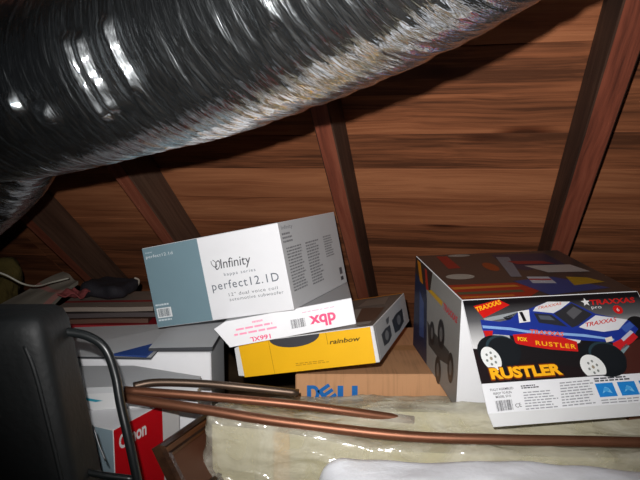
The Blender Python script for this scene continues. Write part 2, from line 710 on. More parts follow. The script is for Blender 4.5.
# front sleeve panel with thumb cut-out
pts = [(0.002, 0.001), (YW - 0.008, 0.001), (YW - 0.006, YH - 0.001), (0.2020, YH - 0.001)]
for i in range(1, 12):
    t = math.pi * i / 12
    pts.append((0.141 + 0.061 * math.cos(t), YH - 0.001 - 0.0235 * math.sin(t)))
pts += [(0.080, YH - 0.001), (0.002, YH - 0.001)]
prism('front_panel', pts, 0.0012, YEL, yb, MY @ T(0, -0.0032, 0))
prism('side_flap', [(-0.013, 0.006), (0.004, 0.003), (0.004, YH - 0.006), (-0.010, YH - 0.010)], 0.0012, WHITE2, yb, MY @ T(0, -0.0014, 0))
Pn = Print(yb, at(MY, 0, -0.0008, 0), ax(MY, 0), ax(MY, 2))
P2 = [(0.203, YH - 0.0015)] + [(0.141 + 0.062 * math.cos(math.pi * i / 12), YH - 0.0015 - 0.0245 * math.sin(math.pi * i / 12)) for i in range(1, 12)] + [(0.079, YH - 0.0015)]
Pn.poly(P2, (62, 62, 66), 1)
Pn.done('thumb_hole')
Pn = Print(yb, at(MY, 0, -0.0034, 0), ax(MY, 0), ax(MY, 2))
Pn.text('rainbow', (0.2214, 0.0535), (0.2926, 0.0535), (70, 55, 20), h=0.0105, bold=0.02, shear=0.25)
Pn.done('lettering')
Pn.rect(0.0779, 0.0019, 0.0788, 0.079, (150, 110, 10))
Pn.done('fold_line')
Pn.rect(0.2165, 0.0535, 0.2174, 0.0795, (120, 88, 10))
Pn.column([(0.133, 0.021), (0.216, 0.021), (0.216, 0.013), (0.133, 0.013)], 2, (178, 134, 18), 0.5, seed=4)
Pn.done('small_print')
Pn = Print(yb, at(MY, YW, 0, 0), ax(MY, 1), ax(MY, 2))
Pn.poly([(0.0596, 0.047), (0.105, 0.05), (0.161, 0.046), (0.16, 0.02), (0.12, 0.014), (0.0664, 0.018)], (66, 68, 72))
Pn.poly([(0.19, 0.05), (0.25, 0.054), (0.337, 0.05), (0.33, 0.016), (0.26, 0.01), (0.1994, 0.016)], (58, 62, 68))
Pn.poly([(0.127, 0.066), (0.169, 0.066), (0.152, 0.0534), (0.13, 0.053)], (92, 94, 96))
Pn.ell(0.11, 0.033, 0.02, 0.011, (128, 130, 132), 2)
Pn.ell(0.27, 0.034, 0.024, 0.012, (120, 122, 126), 2)
Pn.rect(0.012, 0.004, 0.017, 0.077, (214, 214, 214))
Pn.done('picture')
Pn = Print(yb, at(MY, 0, 0, YH), ax(MY, 0), ax(MY, 1))
Pn.poly([(0.235, 0.03), (0.31, 0.03), (0.30, 0.22), (0.22, 0.24)], (150, 144, 136))
Pn.poly([(0.2688, 0.06), (0.2415, 0.2416), (0.3085, 0.2105), (0.3166, 0.0567)], (92, 72, 58), 2)
Pn.poly([(0.2232, 0.2681), (0.2264, 0.3567), (0.2876, 0.3757), (0.2986, 0.2595)], (124, 116, 106), 2)
Pn.rect(0.02, 0.391, 0.322, 0.402, (214, 140, 24), 2)
Pn.done('top_picture')

# thin white box, print upside down
DW, DD, DH = 0.291, 0.3347, 0.0593
MD = stacked(-0.014, -0.0388, 0.082, -0.01)
db = thing('flat_white_box', MD, 'flat white box with upside-down pink dbx lettering, between yellow and grey boxes', 'box')
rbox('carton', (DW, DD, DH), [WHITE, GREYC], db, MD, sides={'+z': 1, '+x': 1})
prism('end_flap', [(-0.0245, 0.048), (0.003, 0.0008), (DW - 0.001, 0.0008), (DW - 0.001, DH - 0.001), (0.003, DH + 0.0005)], 0.0015, WHITE, db, MD @ T(0, -0.0026, 0))
Pn = Print(db, at(MD, 0, -0.0028, 0), ax(MD, 0), ax(MD, 2))
PINK = (228, 70, 120)
Pn.text('dbx', (0.2491, 0.0355), (0.1895, 0.0355), PINK, h=0.0268, bold=0.03)
Pn.text('166XL', (0.0975, 0.0142), (0.0505, 0.0142), PINK, h=0.0105, bold=0.02)
Pn.done('lettering', 'upside-down pink lettering')
LP = (240, 150, 178)
for (a, b_) in (((0.0625, 0.0475), (0.087, 0.0475)), ((0.0234, 0.037), (0.1231, 0.037)), ((0.0175, 0.0262), (0.1318, 0.0262))):
    Pn.column([(a[0], a[1] + 0.0024), (b_[0], b_[1] + 0.0024), (b_[0], b_[1] - 0.0024), (a[0], a[1] - 0.0024)], 1, LP, 0.9, seed=int(a[0] * 1e4))
Pn.column([(0.1764, 0.0487), (0.2615, 0.0487), (0.2615, 0.0467), (0.1764, 0.0467)], 1, LP, 0.7, seed=9)
Pn.done('small_print')
Pn.barcode([(0.147, 0.0362), (0.181, 0.0358), (0.181, 0.0160), (0.147, 0.0160)], (70, 70, 74))
Pn.done('barcode')

# speaker carton on top
IW, ID, IH = 0.3678, 0.3602, 0.195
MI = stacked(-0.1952, 0.0639, 0.1425, -20.92)
ib = thing('speaker_box', MI, 'big white and grey-blue speaker carton topping the leaning stack of boxes', 'box')
TEAL = card('grey_blue_card', (112, 138, 148))
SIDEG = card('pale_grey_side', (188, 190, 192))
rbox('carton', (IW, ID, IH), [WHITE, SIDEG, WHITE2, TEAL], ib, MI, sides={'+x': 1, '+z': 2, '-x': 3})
Pn = Print(ib, at(MI, 0, 0, 0), ax(MI, 0), ax(MI, 2))
Pn.rect(0.001, 0.001, 0.158, IH - 0.001, TEAL)
Pn.done('colour_panel', 'grey-blue panel')
DK = (60, 62, 68)
Pn.text('Infinity', (0.2066, 0.1165), (0.286, 0.1165), DK, h=0.0225, bold=0.0, shear=0.1)
Pn.text('kappa series', (0.2114, 0.0985), (0.2932, 0.0985), (96, 106, 116), h=0.0075, spacing=1.25)
Pn.text('perfect12.1D', (0.1735, 0.069), (0.3467, 0.069), (92, 100, 110), h=0.0200, spacing=1.15)
Pn.text('12" dual voice coil', (0.2133, 0.0508), (0.3391, 0.0508), (96, 100, 106), h=0.0078, spacing=1.15)
Pn.text('automotive subwoofer', (0.2128, 0.0395), (0.3511, 0.0395), (96, 100, 106), h=0.0078, spacing=1.15)
Pn.text('perfect12.1d', (0.0080, 0.1690), (0.0850, 0.1690), (216, 224, 228), h=0.0075, spacing=1.1)
Pn.text('new', (0.0085, 0.1805), (0.0285, 0.1805), (190, 204, 210), h=0.005)
Pn.done('lettering')
# looping emblem before the name
for (cx, cy, a_, b_, rt) in ((0.1905, 0.130, 0.0062, 0.0105, 0.55), (0.1995, 0.1255, 0.0062, 0.0115, -0.45)):
    n = 30
    for i in range(n):
        if cx < 0.195 and 4 < i < 9:
            continue
        q = []
        for (k, s) in ((i, 1.0), (i + 1, 1.0), (i + 1, 0.76), (i, 0.76)):
            t = 2 * math.pi * k / n
            x, y = a_ * s * math.cos(t), b_ * s * math.sin(t)
            q.append((cx + x * math.cos(rt) - y * math.sin(rt), cy + x * math.sin(rt) + y * math.cos(rt)))
        Pn.poly(q, DK, 2)
Pn.done('emblem')
Pn.poly([(0.0075, 0.0465), (0.050, 0.0465), (0.050, 0.0225), (0.0075, 0.0225)], (222, 226, 228), 2)
Pn.barcode([(0.011, 0.0440), (0.0465, 0.0440), (0.0465, 0.0255), (0.011, 0.0255)], (70, 84, 92), 3)
Pn.column([(0.007, 0.0565), (0.046, 0.0565), (0.046, 0.0520), (0.007, 0.0520)], 1, (200, 212, 218), 0.9, layer=2, seed=2)
Pn.column([(0.0075, 0.0195), (0.050, 0.0195), (0.050, 0.0150), (0.0075, 0.0150)], 1, (200, 212, 218), 0.9, layer=2, seed=5)
Pn.done('barcode')
Pn = Print(ib, at(MI, IW, 0, 0), ax(MI, 1), ax(MI, 2))
G = (122, 124, 128)
Pn.text('Infinity', (0.014, 0.178), (0.075, 0.178), G, h=0.009)
Pn.done('lettering')
Pn.column([(0.012, 0.172), (0.065, 0.172), (0.065, 0.146), (0.012, 0.146)], 3, G, 0.5, seed=21)
Pn.column([(0.020, 0.138), (0.105, 0.138), (0.105, 0.036), (0.020, 0.036)], 15, G, 0.5, seed=22)
Pn.column([(0.129, 0.138), (0.213, 0.138), (0.213, 0.032), (0.129, 0.032)], 15, G, 0.5, seed=23)
Pn.column([(0.246, 0.140), (0.307, 0.140), (0.307, 0.083), (0.246, 0.083)], 9, G, 0.5, seed=24)
Pn.rect(0.318, 0.012, 0.338, 0.022, (70, 72, 76)); Pn.rect(0.318, 0.028, 0.338, 0.046, (90, 92, 96))
Pn.done('text_columns')

# kraft carton under everything, with blue letters
ZD = 0.440
MK = T(-0.06, 1.465, 0.0)
kb = thing('brown_carton', MK, 'tall brown cardboard carton with blue DELL letters under the yellow box', 'box')
rbox('carton', (0.56, 0.44, ZD), KRAFT, kb, MK, bevel=0.003)
Pn = Print(kb, at(MK, 0, 0, ZD), (1, 0, 0), (0, 0, 1))
BL = (22, 100, 170)
t0, b0, sw = -0.0275, -0.068, 0.0140
dpts = [(0.0281, b0), (0.0281, t0), (0.044, t0)] + [(0.044 + 0.015 * math.sin(math.pi * i / 10), (t0 + b0) / 2 + (t0 - b0) / 2 * math.cos(math.pi * i / 10)) for i in range(1, 10)] + [(0.044, b0)]
hol = [(0.0385, b0 + 0.009), (0.0385, t0 - 0.009), (0.0435, t0 - 0.009)] + [(0.0435 + 0.0065 * math.sin(math.pi * i / 6), (t0 + b0) / 2 + (t0 - b0 - 0.018) / 2 * math.cos(math.pi * i / 6)) for i in range(1, 6)] + [(0.0435, b0 + 0.009)]
Pn.poly(dpts, BL, 1)
Pn.done('letter_shape')
Pn.poly(hol, KRAFT, 2)
Pn.done('letter_counter')
ca, sa = math.cos(0.62), math.sin(0.62)
rot = lambda L_: [(0.0775 + (x * ca - y * sa), (t0 + b0) / 2 + (x * sa + y * ca)) for x, y in L_]
Pn.poly(rot([(-0.0165, -0.019), (0.0165, -0.019), (0.0165, -0.010), (-0.006, -0.010), (-0.006, -0.0045), (0.0165, -0.0045), (0.0165, 0.0045), (-0.006, 0.0045), (-0.006, 0.010), (0.0165, 0.010), (0.0165, 0.019), (-0.0165, 0.019)]), BL, 1)
Pn.done('letter_shape')
for u in (0.103, 0.138):
    Pn.poly([(u, b0), (u + 0.027, b0), (u + 0.027, b0 + 0.0095), (u + sw, b0 + 0.0095), (u + sw, t0 - 0.001), (u, t0 - 0.001)], BL, 1)
    Pn.done('letter_shape')
Pn.done('lettering', 'blue letters')
Pn = Print(kb, at(MK, 0, 0, ZD), (1, 0, 0), (0, 1, 0))
Pn.rect(0.002, 0.195, 0.558, 0.245, (170, 128, 86))
Pn.done('packing_tape')
# small carton that props the stack up at the back
pm = SO @ TILT @ T(0.0, 0, 0)
pb = rbox('small_carton', (0.08, 0.10, 0.031), KRAFT, None, T(0.05, 1.60, ZD + 0.0005), bevel=0.002)
tag(pb, 'small flat brown carton wedged beneath the tilted yellow box', 'box')

# ------------------------------------------------------------------ toy truck box with its open printed flap
RM = Matrix(((0.9918077242605079, -0.12759800819020956, -0.006015513534489507, 0.2958736742157757),
             (0.125872359156265, 0.984247376336263, -0.12415011629321518, 1.2963928475578423),
             (0.021762060969233728, 0.12237585742732851, 0.9922452127479867, 0.4208371494677077), (0, 0, 0, 1)))
RW, RDp, RH = 0.391, 0.346, 0.25
rb = thing('toy_truck_box', RM, 'colourful toy truck box with its picture flap hanging open, lettered RUSTLER', 'box')
RTOP = card('dark_print_top', (54, 47, 44), rough=0.35)
RSIDE = card('grey_print_side', (136, 134, 130), rough=0.4)
rbox('carton', (RW, RDp, RH), [WHITE, RTOP, RSIDE], rb, RM, sides={'+z': 1, '-x': 2, '+x': 2})
Pn = Print(rb, at(RM, 0, 0, RH), ax(RM, 0), ax(RM, 1))  # top picture inks darkened to stand in for the flash grazing this face
Pn.poly([(0.0498, 0.3327), (0.0778, 0.3285), (0.0774, 0.2217), (0.0453, 0.2199)], (120, 27, 24), 1)
Pn.ell(0.0517, 0.1554, 0.034, 0.020, (137, 134, 126), 1)
Pn.ell(0.1109, 0.330, 0.03, 0.011, (128, 126, 120), 1)
Pn.ell(0.153, 0.222, 0.017, 0.036, (120, 52, 22), 1)
Pn.poly([(0.001, 0.0988), (0.16, 0.0944), (0.19, 0.037), (0.15, 0.0015), (0.002, 0.0015)], (134, 35, 20), 1)
Pn.poly([(0.004, 0.082), (0.150, 0.080), (0.158, 0.066), (0.006, 0.066)], (164, 102, 35), 2)
Pn.poly([(0.004, 0.048), (0.15, 0.046), (0.152, 0.030), (0.006, 0.032)], (68, 70, 48), 2)
Pn.poly([(0.004, 0.020), (0.12, 0.018), (0.12, 0.008), (0.006, 0.008)], (164, 88, 32), 2)
Pn.poly([(0.1964, 0.3246), (0.3392, 0.3205), (0.3423, 0.2127), (0.2254, 0.1814), (0.1917, 0.2048)], (32, 35, 56), 1)
Pn.poly([(0.1993, 0.3028), (0.2326, 0.2978), (0.1923, 0.1335), (0.1673, 0.1372)], (96, 99, 107), 2)
Pn.poly([(0.2365, 0.217), (0.3529, 0.2111), (0.3706, 0.150), (0.2684, 0.157)], (142, 137, 134), 2)
Pn.poly([(0.1584, 0.1053), (0.262, 0.1232), (0.3481, 0.030), (0.1956, 0.004)], (35, 52, 102), 2)
Pn.poly([(0.2022, 0.1321), (0.252, 0.1247), (0.248, 0.076), (0.195, 0.0838)], (150, 152, 160), 3)
Pn.poly([(0.200, 0.116), (0.249, 0.108), (0.248, 0.098), (0.198, 0.106)], (140, 32, 32), 4)
Pn.poly([(0.2918, 0.1188), (0.3379, 0.1052), (0.3591, 0.0692), (0.2785, 0.0558)], (142, 112, 24), 3)
Pn.poly([(0.212, 0.262), (0.300, 0.250), (0.320, 0.222), (0.225, 0.232)], (112, 32, 36), 3)
Pn.done('top_picture')
Pn = Print(rb, at(RM, 0, 0, 0), -ax(RM, 1), ax(RM, 2))
Pn.poly([(-0.3455, RH - 0.001), (-0.262, RH - 0.001), (-0.2369, 0.1667), (-0.22, 0.001), (-0.3455, 0.001)], (38, 44, 66), 1)
Pn.poly([(-0.3455, RH - 0.001), (-0.20, RH - 0.001), (-0.215, 0.192), (-0.3455, 0.205)], (52, 40, 34), 2)
Pn.poly([(-0.330, 0.244), (-0.30, 0.244), (-0.272, 0.196), (-0.30, 0.196)], (176, 110, 24), 3)
Pn.poly([(-0.30, 0.17), (-0.26, 0.15), (-0.25, 0.06), (-0.29, 0.05)], (60, 76, 120), 2)
Pn.poly([(-0.263, 0.2415), (-0.245, 0.2415), (-0.225, 0.1944), (-0.245, 0.192)], (150, 44, 30), 3)
Pn.poly([(-0.23, 0.1936), (-0.203, 0.2046), (-0.1166, 0.2051), (-0.1231, 0.1920)], (190, 146, 30), 3)
Pn.text('TRAXXAS', (-0.112, 0.1900), (-0.018, 0.1900), (188, 36, 50), h=0.016, bold=0.03, shear=0.2, layer=3)
Pn.poly([(-0.2278, 0.116), (-0.1757, 0.1085), (-0.0607, 0.1079), (-0.06, 0.075), (-0.1233, 0.0600), (-0.209, 0.0598)], (60, 58, 56), 2)
for (x, y, a_, b_) in ((-0.1850, 0.1000, 0.020, 0.030), (-0.1188, 0.125, 0.024, 0.036), (-0.0465, 0.075, 0.020, 0.036), (-0.1306, 0.0300, 0.022, 0.034)):
    Pn.ell(x, y, a_, b_, (40, 38, 38), 3)
    Pn.ell(x, y, a_ * 0.45, b_ * 0.5, (96, 94, 92), 4)
Pn.done('side_picture')

# open flap
FX = Vector((0.9918077242605079, 0.125872359156265, 0.021762060969233728))
FZ = Vector((-0.10410691146095606, 0.697779151123092, 0.7087072789551395))
FY = Vector((-0.07402154472349973, 0.7051669344618858, -0.7051669344618858))
FO = Vector((0.2944973938403435, 1.2643710711082023, 0.668776076797277))
MF = frame(FO, FX, FY, FZ)
FLB = -0.2445
fl_o = prism('picture_flap', [(0.0, 0.0), (RW, 0.0), (RW + 0.004, FLB), (-0.012, FLB)], 0.0018, WHITE, rb, MF)
fl_o['label'] = 'open picture flap of the toy truck box'
# tuck tab folded back below the flap
tz = (FZ * 0.93 - FY * 0.25).normalized()
ty = tz.cross(FX).normalized()
tab = prism('tuck_tab', [(-0.012, 0.0), (RW + 0.004, 0.0), (RW - 0.004, -0.024), (-0.006, -0.024)], 0.0015, WHITE2, fl_o, frame(FO + FZ * FLB + FX * 0.0, FX, FY, (FZ * 0.8 - FY * 0.6).normalized()))


def art_mat():
    """printed backdrop: black at the top fading to pale grey above the ground line"""
    m, nt, p, L = base_mat('flap_backdrop_print')
    N = nt.nodes.new
    tc = N('ShaderNodeTexCoord')
    sp = N('ShaderNodeSeparateXYZ')
    L.new(tc.outputs['Object'], sp.inputs[0])
    mr = N('ShaderNodeMapRange'); mr.inputs[1].default_value = 0.0; mr.inputs[2].default_value = -0.115
    L.new(sp.outputs[1], mr.inputs[0])
    r = N('ShaderNodeValToRGB')
    e = r.color_ramp.elements
    e[0].position = 0.1; e[0].color = srgb((20, 19, 22))
    e[1].position = 0.95; e[1].color = srgb((214, 214, 214))
    q = e.new(0.45); q.color = srgb((92, 92, 94))
    L.new(mr.outputs[0], r.inputs[0])
    L.new(r.outputs[0], p.inputs['Base Color'])
    p.inputs['Roughness'].default_value = 0.35
    return m


Pn = Print(fl_o, FO - FY * 0.0002, FX, FZ)
Pn.poly([(0.001, -0.001), (RW - 0.001, -0.001), (RW - 0.001, -0.186), (-0.009, -0.186)], art_mat(), 1)
Pn.poly([(-0.0065, -0.112), (0.0195, -0.1158), (0.1457, -0.1246), (RW - 0.001, -0.085), (RW - 0.001, -0.1862), (-0.0092, -0.1862)], (30, 22, 24), 2)
Pn.poly([(0.2821, -0.1377), (0.3285, -0.1167), (RW - 0.002, -0.105), (RW - 0.002, -0.1862), (0.2709, -0.1862)], (72, 36, 30), 3)
Pn.done('backdrop')
BLUE = (30, 52, 142)
RED = (196, 30, 28)
Pn.poly([(0.0333, -0.0459), (0.1111, -0.0334), (0.1078, -0.0441), (0.0366, -0.0542)], (150, 156, 160), 3)
Pn.poly([(0.075, -0.046), (0.1103, -0.036), (0.125, -0.060), (0.088, -0.0623)], (30, 32, 40), 3)
Pn.poly([(0.0762, -0.0816), (0.1053, -0.1043), (0.2077, -0.1228), (0.2221, -0.1059), (0.2811, -0.1157), (0.2917, -0.1354), (0.2679, -0.1717), (0.2003, -0.1671), (0.0774, -0.1416), (0.0737, -0.1182)], (26, 24, 26), 4)
# far front tyre
Pn.ell(0.356, -0.086, 0.026, 0.026, (24, 24, 26), 3)
# body
Pn.poly([(0.0258, -0.0486), (0.0644, -0.0559), (0.0881, -0.0523), (0.1103, -0.036), (0.1387, -0.0287), (0.178, -0.016), (0.233, -0.0192), (0.2746, -0.0496), (0.3413, -0.0701), (0.3520, -0.0900), (0.3343, -0.1061), (0.3139, -0.117), (0.2894, -0.1203), (0.2823, -0.1168), (0.2226, -0.1087), (0.1803, -0.1), (0.1193, -0.0882), (0.0826, -0.089), (0.0452, -0.0836), (0.0244, -0.0883), (0.0239, -0.0701)], BLUE, 5)
Pn.poly([(0.083, -0.0868), (0.1193, -0.0862), (0.1803, -0.098), (0.2104, -0.111), (0.205, -0.1327), (0.1493, -0.1243), (0.108, -0.1145), (0.0827, -0.1069)], RED, 6)
Pn.poly([(0.026, -0.0622), (0.0826, -0.0706), (0.1139, -0.0787), (0.2334, -0.0954), (0.2911, -0.1095), (0.2896, -0.113), (0.2257, -0.1005), (0.1148, -0.0849), (0.0807, -0.0767), (0.026, -0.0684)], (132, 170, 220), 6)
Pn.poly([(0.0244, -0.0744), (0.0446, -0.0756), (0.0383, -0.0922), (0.026, -0.0884)], RED, 6)
Pn.poly([(0.0196, -0.0165), (0.0767, -0.0036), (0.0974, -0.0178), (0.0333, -0.0459)], (200, 26, 22), 6)
Pn.poly([(0.1423, -0.0353), (0.1511, -0.0262), (0.1813, -0.0149), (0.2306, -0.0177), (0.2041, -0.0338), (0.1845, -0.0429)], (214, 214, 216), 6)
Pn.poly([(0.1852, -0.0443), (0.2323, -0.0211), (0.2672, -0.0505), (0.2269, -0.0746), (0.2121, -0.0787)], (44, 44, 48), 6)
Pn.poly([(0.212, -0.044), (0.233, -0.030), (0.248, -0.042), (0.222, -0.060)], (84, 84, 88), 7)
Pn.poly([(0.1424, -0.0404), (0.1788, -0.0458), (0.2032, -0.0763), (0.1463, -0.0634)], (42, 44, 52), 6)
Pn.poly([(0.150, -0.046), (0.174, -0.049), (0.182, -0.060), (0.152, -0.056)], (80, 86, 98), 7)
Pn.poly([(0.2272, -0.0784), (0.2731, -0.0534), (0.3382, -0.0675), (0.3087, -0.0897), (0.2749, -0.0925), (0.2389, -0.0841)], (218, 218, 222), 6)
Pn.poly([(0.1096, -0.0346), (0.1348, -0.0316), (0.1286, -0.0598), (0.1047, -0.0615)], (228, 228, 228), 7)
Pn.poly([(0.2843, -0.1187), (0.3375, -0.0989), (0.3430, -0.1089), (0.3241, -0.1213), (0.2909, -0.1371), (0.28, -0.1293)], (196, 34, 40), 7)
Pn.poly([(0.2719, -0.107), (0.2877, -0.1038), (0.2869, -0.1141), (0.2709, -0.1167)], (224, 214, 200), 7)
Pn.poly([(0.3052, -0.1104), (0.3333, -0.0924), (0.338, -0.0977), (0.3082, -0.1167)], (190, 190, 206), 8)
Pn.poly([(0.315, -0.085), (0.340, -0.073), (0.347, -0.083), (0.322, -0.098)], (60, 90, 170), 7)
# suspension arm in silver
Pn.poly([(0.296, -0.132), (0.312, -0.122), (0.316, -0.128), (0.286, -0.152)], (120, 140, 146), 7)
# tyres and hubs
for (x, y, a_, b_, rt) in ((0.043, -0.124, 0.043, 0.038, -0.25), (0.2500, -0.152, 0.046, 0.038, -0.3)):
    Pn.ell(x, y, a_, b_, (22, 26, 30), 8, rot=rt)
    Pn.ell(x + 0.010, y + 0.008, a_ * 0.78, b_ * 0.76, (40, 58, 66), 9, rot=rt)
    Pn.ell(x + 0.013, y + 0.004, a_ * 0.76, b_ * 0.76, (24, 28, 32), 10, rot=rt)
Pn.ell(0.0235, -0.1365, 0.0185, 0.0260, (226, 228, 226), 11, rot=0.22)
hub = []
for i in range(30):
    t = 2 * math.pi * i / 30
    x, y = 0.0245 * math.cos(t), 0.0270 * math.sin(t)
    hub.append((0.222 + x * math.cos(0.3) - y * math.sin(0.3), max(-0.1852, -0.168 + x * math.sin(0.3) + y * math.cos(0.3))))
Pn.poly(hub, (226, 228, 226), 11)
for (cx, cy) in ((0.0235, -0.1365), (0.222, -0.168)):
    for i in range(6):
        t = i * math.pi / 3 + 0.3
        y = cy + 0.0125 * math.sin(t)
        if y > -0.183:
            Pn.ell(cx + 0.0095 * math.cos(t), y, 0.0024, 0.003, (120, 126, 122), 12, n=10)
    Pn.ell(cx, cy, 0.003, 0.0038, (150, 140, 120), 12, n=10)
Pn.done('truck_picture', 'printed picture of a blue, white and red racing truck')
YO = (244, 176, 30)
Pn.text('TRAXXAS', (0.0240, -0.0300), (0.0820, -0.0140), YO, h=0.0105, bold=0.03, shear=0.2, layer=8)
Pn.text('1', (0.1142, -0.0578), (0.1212, -0.0570), (20, 20, 22), h=0.0215, bold=0.04, layer=9)
Pn.text('TRAXXAS', (0.1200, -0.0870), (0.1878, -0.0980), (232, 96, 30), h=0.0100, bold=0.02, shear=0.2, layer=9)
Pn.text('RUSTLER', (0.1230, -0.1128), (0.2030, -0.1270), YO, h=0.0100, bold=0.02, layer=9, spacing=1.2)
Pn.text('TRAXXAS', (0.2432, -0.0790), (0.3163, -0.0695), (200, 40, 40), h=0.0090, bold=0.02, shear=0.5, layer=9)
Pn.text('TRAXXAS', (0.155, -0.0322), (0.2115, -0.0235), (200, 90, 60), h=0.0060, bold=0.01, shear=0.5, layer=9)
Pn.text('FOX', (0.0895, -0.1010), (0.1080, -0.1040), (240, 200, 40), h=0.0085, bold=0.03, layer=9)
Pn.text('RUSTLER', (0.0105, -0.1805), (0.1580, -0.1800), (120, 50, 10), h=0.0250, bold=0.07, layer=12)
Pn.text('RUSTLER', (0.0125, -0.1785), (0.1565, -0.1780), YO, h=0.0215, bold=0.05, layer=13)
Pn.text('TRAXXAS', (0.2732, -0.0280), (0.3753, -0.0268), RED, h=0.0125, bold=0.03, shear=0.15, layer=4)
Pn.text('pro', (0.2714, -0.0372), (0.2940, -0.0372), (220, 220, 220), h=0.0080, layer=4)
st = []
for i in range(10):
    t = math.pi / 2 + i * math.pi / 5
    rr_ = 0.0105 if i % 2 == 0 else 0.0045
    st.append((0.264 + rr_ * math.cos(t), -0.0205 + rr_ * math.sin(t)))
Pn.poly(st, (226, 226, 226), 4)
Pn.ell(0.3275, -0.0424, 0.0105, 0.0105, (204, 28, 28), 4)
Pn.text('6', (0.3245, -0.0465), (0.3300, -0.0465), (230, 220, 220), h=0.0085, layer=5)
Pn.done('lettering')
K = (60, 60, 64)
Pn.text('FULLY ASSEMBLED', (0.0044, -0.2018), (0.0501, -0.2008), K, h=0.0048, bold=0.01)
Pn.text('READY TO RUN', (0.0084, -0.2096), (0.044, -0.2086), K, h=0.0048, bold=0.01)
Pn.text('MODEL 3710', (0.0112, -0.2165), (0.0407, -0.2156), K, h=0.0048, bold=0.01)
Pn.text('CE', (0.0440, -0.2375), (0.0558, -0.2360), K, h=0.0080)
Pn.done('label_text')
Pn.barcode([(0.0075, -0.2215), (0.0412, -0.2207), (0.0393, -0.2405), (0.0062, -0.2418)], (70, 70, 74))
Pn.done('barcode')
GR = (150, 152, 156)
Pn.column([(0.0659, -0.1940), (0.1036, -0.1932), (0.1036, -0.2016), (0.0659, -0.2020)], 2, (70, 70, 74), 0.6, seed=31)
Pn.column([(0.0669, -0.2065), (0.1363, -0.2058), (0.1310, -0.2435), (0.0610, -0.2440)], 7, GR, 0.42, seed=32)
Pn.column([(0.1447, -0.1925), (0.2130, -0.1910), (0.2061, -0.2413), (0.1330, -0.2430)], 9, GR, 0.42, seed=33)
Pn.column([(0.2150, -0.1890), (0.2900, -0.1885), (0.2880, -0.1985), (0.2150, -0.1985)], 2, (66, 68, 74), 0.6, seed=34)
Pn.column([(0.2130, -0.2325), (0.3000, -0.2320), (0.2962, -0.2430), (0.2120, -0.2430)], 2, GR, 0.4, seed=35)
Pn.done('small_print')
for (x, sd) in ((0.213, 1), (0.2580, 2), (0.303, 3), (0.348, 4)):
    Pn.rect(x, -0.2290, x + 0.036, -0.2012, (34, 130, 206), 2)
    Pn.poly([(x + 0.008, -0.222), (x + 0.017, -0.209), (x + 0.024, -0.212), (x + 0.028, -0.223), (x + 0.016, -0.218)], (120, 190, 232), 3)
    Pn.ell(x + 0.018, -0.2150, 0.006, 0.004, (70, 160, 222), 4, n=12)
Pn.done('blue_pictures')

# ------------------------------------------------------------------ left group of boxes
# large white carton behind, lid flaps with navy edges
MW = T(-0.64, 1.409, 0.0)
wb = thing('white_carton', MW, 'large plain white carton with loose navy-edged lid flaps, left of the yellow box', 'box')
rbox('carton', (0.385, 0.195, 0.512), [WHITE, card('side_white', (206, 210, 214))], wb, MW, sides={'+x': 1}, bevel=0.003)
NAVY = card('navy_card', (38, 62, 120), rough=0.4)
DKE = card('dark_edge_card', (58, 60, 64))
LIDG = card('lid_card', (188, 190, 192))
lf = mesh('lid_flap', [(-0.65, 1.375, 0.515), (-0.385, 1.372, 0.512), (-0.36, 1.61, 0.530), (-0.65, 1.605, 0.520),
                       (-0.65, 1.375, 0.511), (-0.385, 1.372, 0.508), (-0.36, 1.61, 0.526), (-0.65, 1.605, 0.516)],
          [[0, 1, 2, 3], [7, 6, 5, 4], [0, 4, 5, 1], [1, 5, 6, 2], [2, 6, 7, 3], [3, 7, 4, 0]], [LIDG, DKE], wb, None, fm=[0, 1, 1, 1, 0, 1])
rf = mesh('lid_flap', [(-0.395, 1.392, 0.528), (-0.248, 1.392, 0.531), (-0.238, 1.61, 0.548), (-0.385, 1.61, 0.542),
                       (-0.395, 1.392, 0.521), (-0.248, 1.392, 0.522), (-0.238, 1.61, 0.541), (-0.385, 1.61, 0.535)],
          [[0, 1, 2, 3], [7, 6, 5, 4], [0, 4, 5, 1], [1, 5, 6, 2], [2, 6, 7, 3], [3, 7, 4, 0]], [LIDG, DKE], wb, None, fm=[0, 1, 1, 1, 0, 1])
prv = [(-0.475, 1.372, 0.520), (-0.395, 1.372, 0.516), (-0.372, 1.44, 0.532)]
mesh('navy_tab', prv + [(x, y, z - 0.004) for x, y, z in prv], [[0, 1, 2], [5, 4, 3], [0, 3, 4, 1], [1, 4, 5, 2], [2, 5, 3, 0]], NAVY, wb, None)

# red and white box at the lower left
cy = -25.0
MC = T(-0.403, 1.157, 0.0) @ Matrix.Rotation(R(cy), 4, 'Z')
CW, CDp, CH = 0.14, 0.205, 0.435
cb = thing('red_box', MC @ T(-CW, 0, 0), 'red and white box lettered Canon behind the black tube handle', 'box')
GB = card('pale_blue_grey_card', (140, 160, 170))
REDC = card('red_card', (190, 10, 24), rough=0.4)
rbox('carton', (CW, CDp, CH), [WHITE2, GB, WHITE], cb, MC @ T(-CW, 0, 0), sides={'-y': 1, '+z': 2})
Pn = Print(cb, (-0.403, 1.157, 0.435), ax(MC, 1), (0, 0, 1))
Pn.rect(0.001, -0.434, 0.146, -0.001, REDC)
Pn.done('red_panel', 'bright red printed panel')
Pn.text('Canon', (0.014, -0.046), (0.094, -0.046), (226, 224, 224), h=0.030, bold=0.03, layer=2)
Pn.done('lettering', 'white lettering')

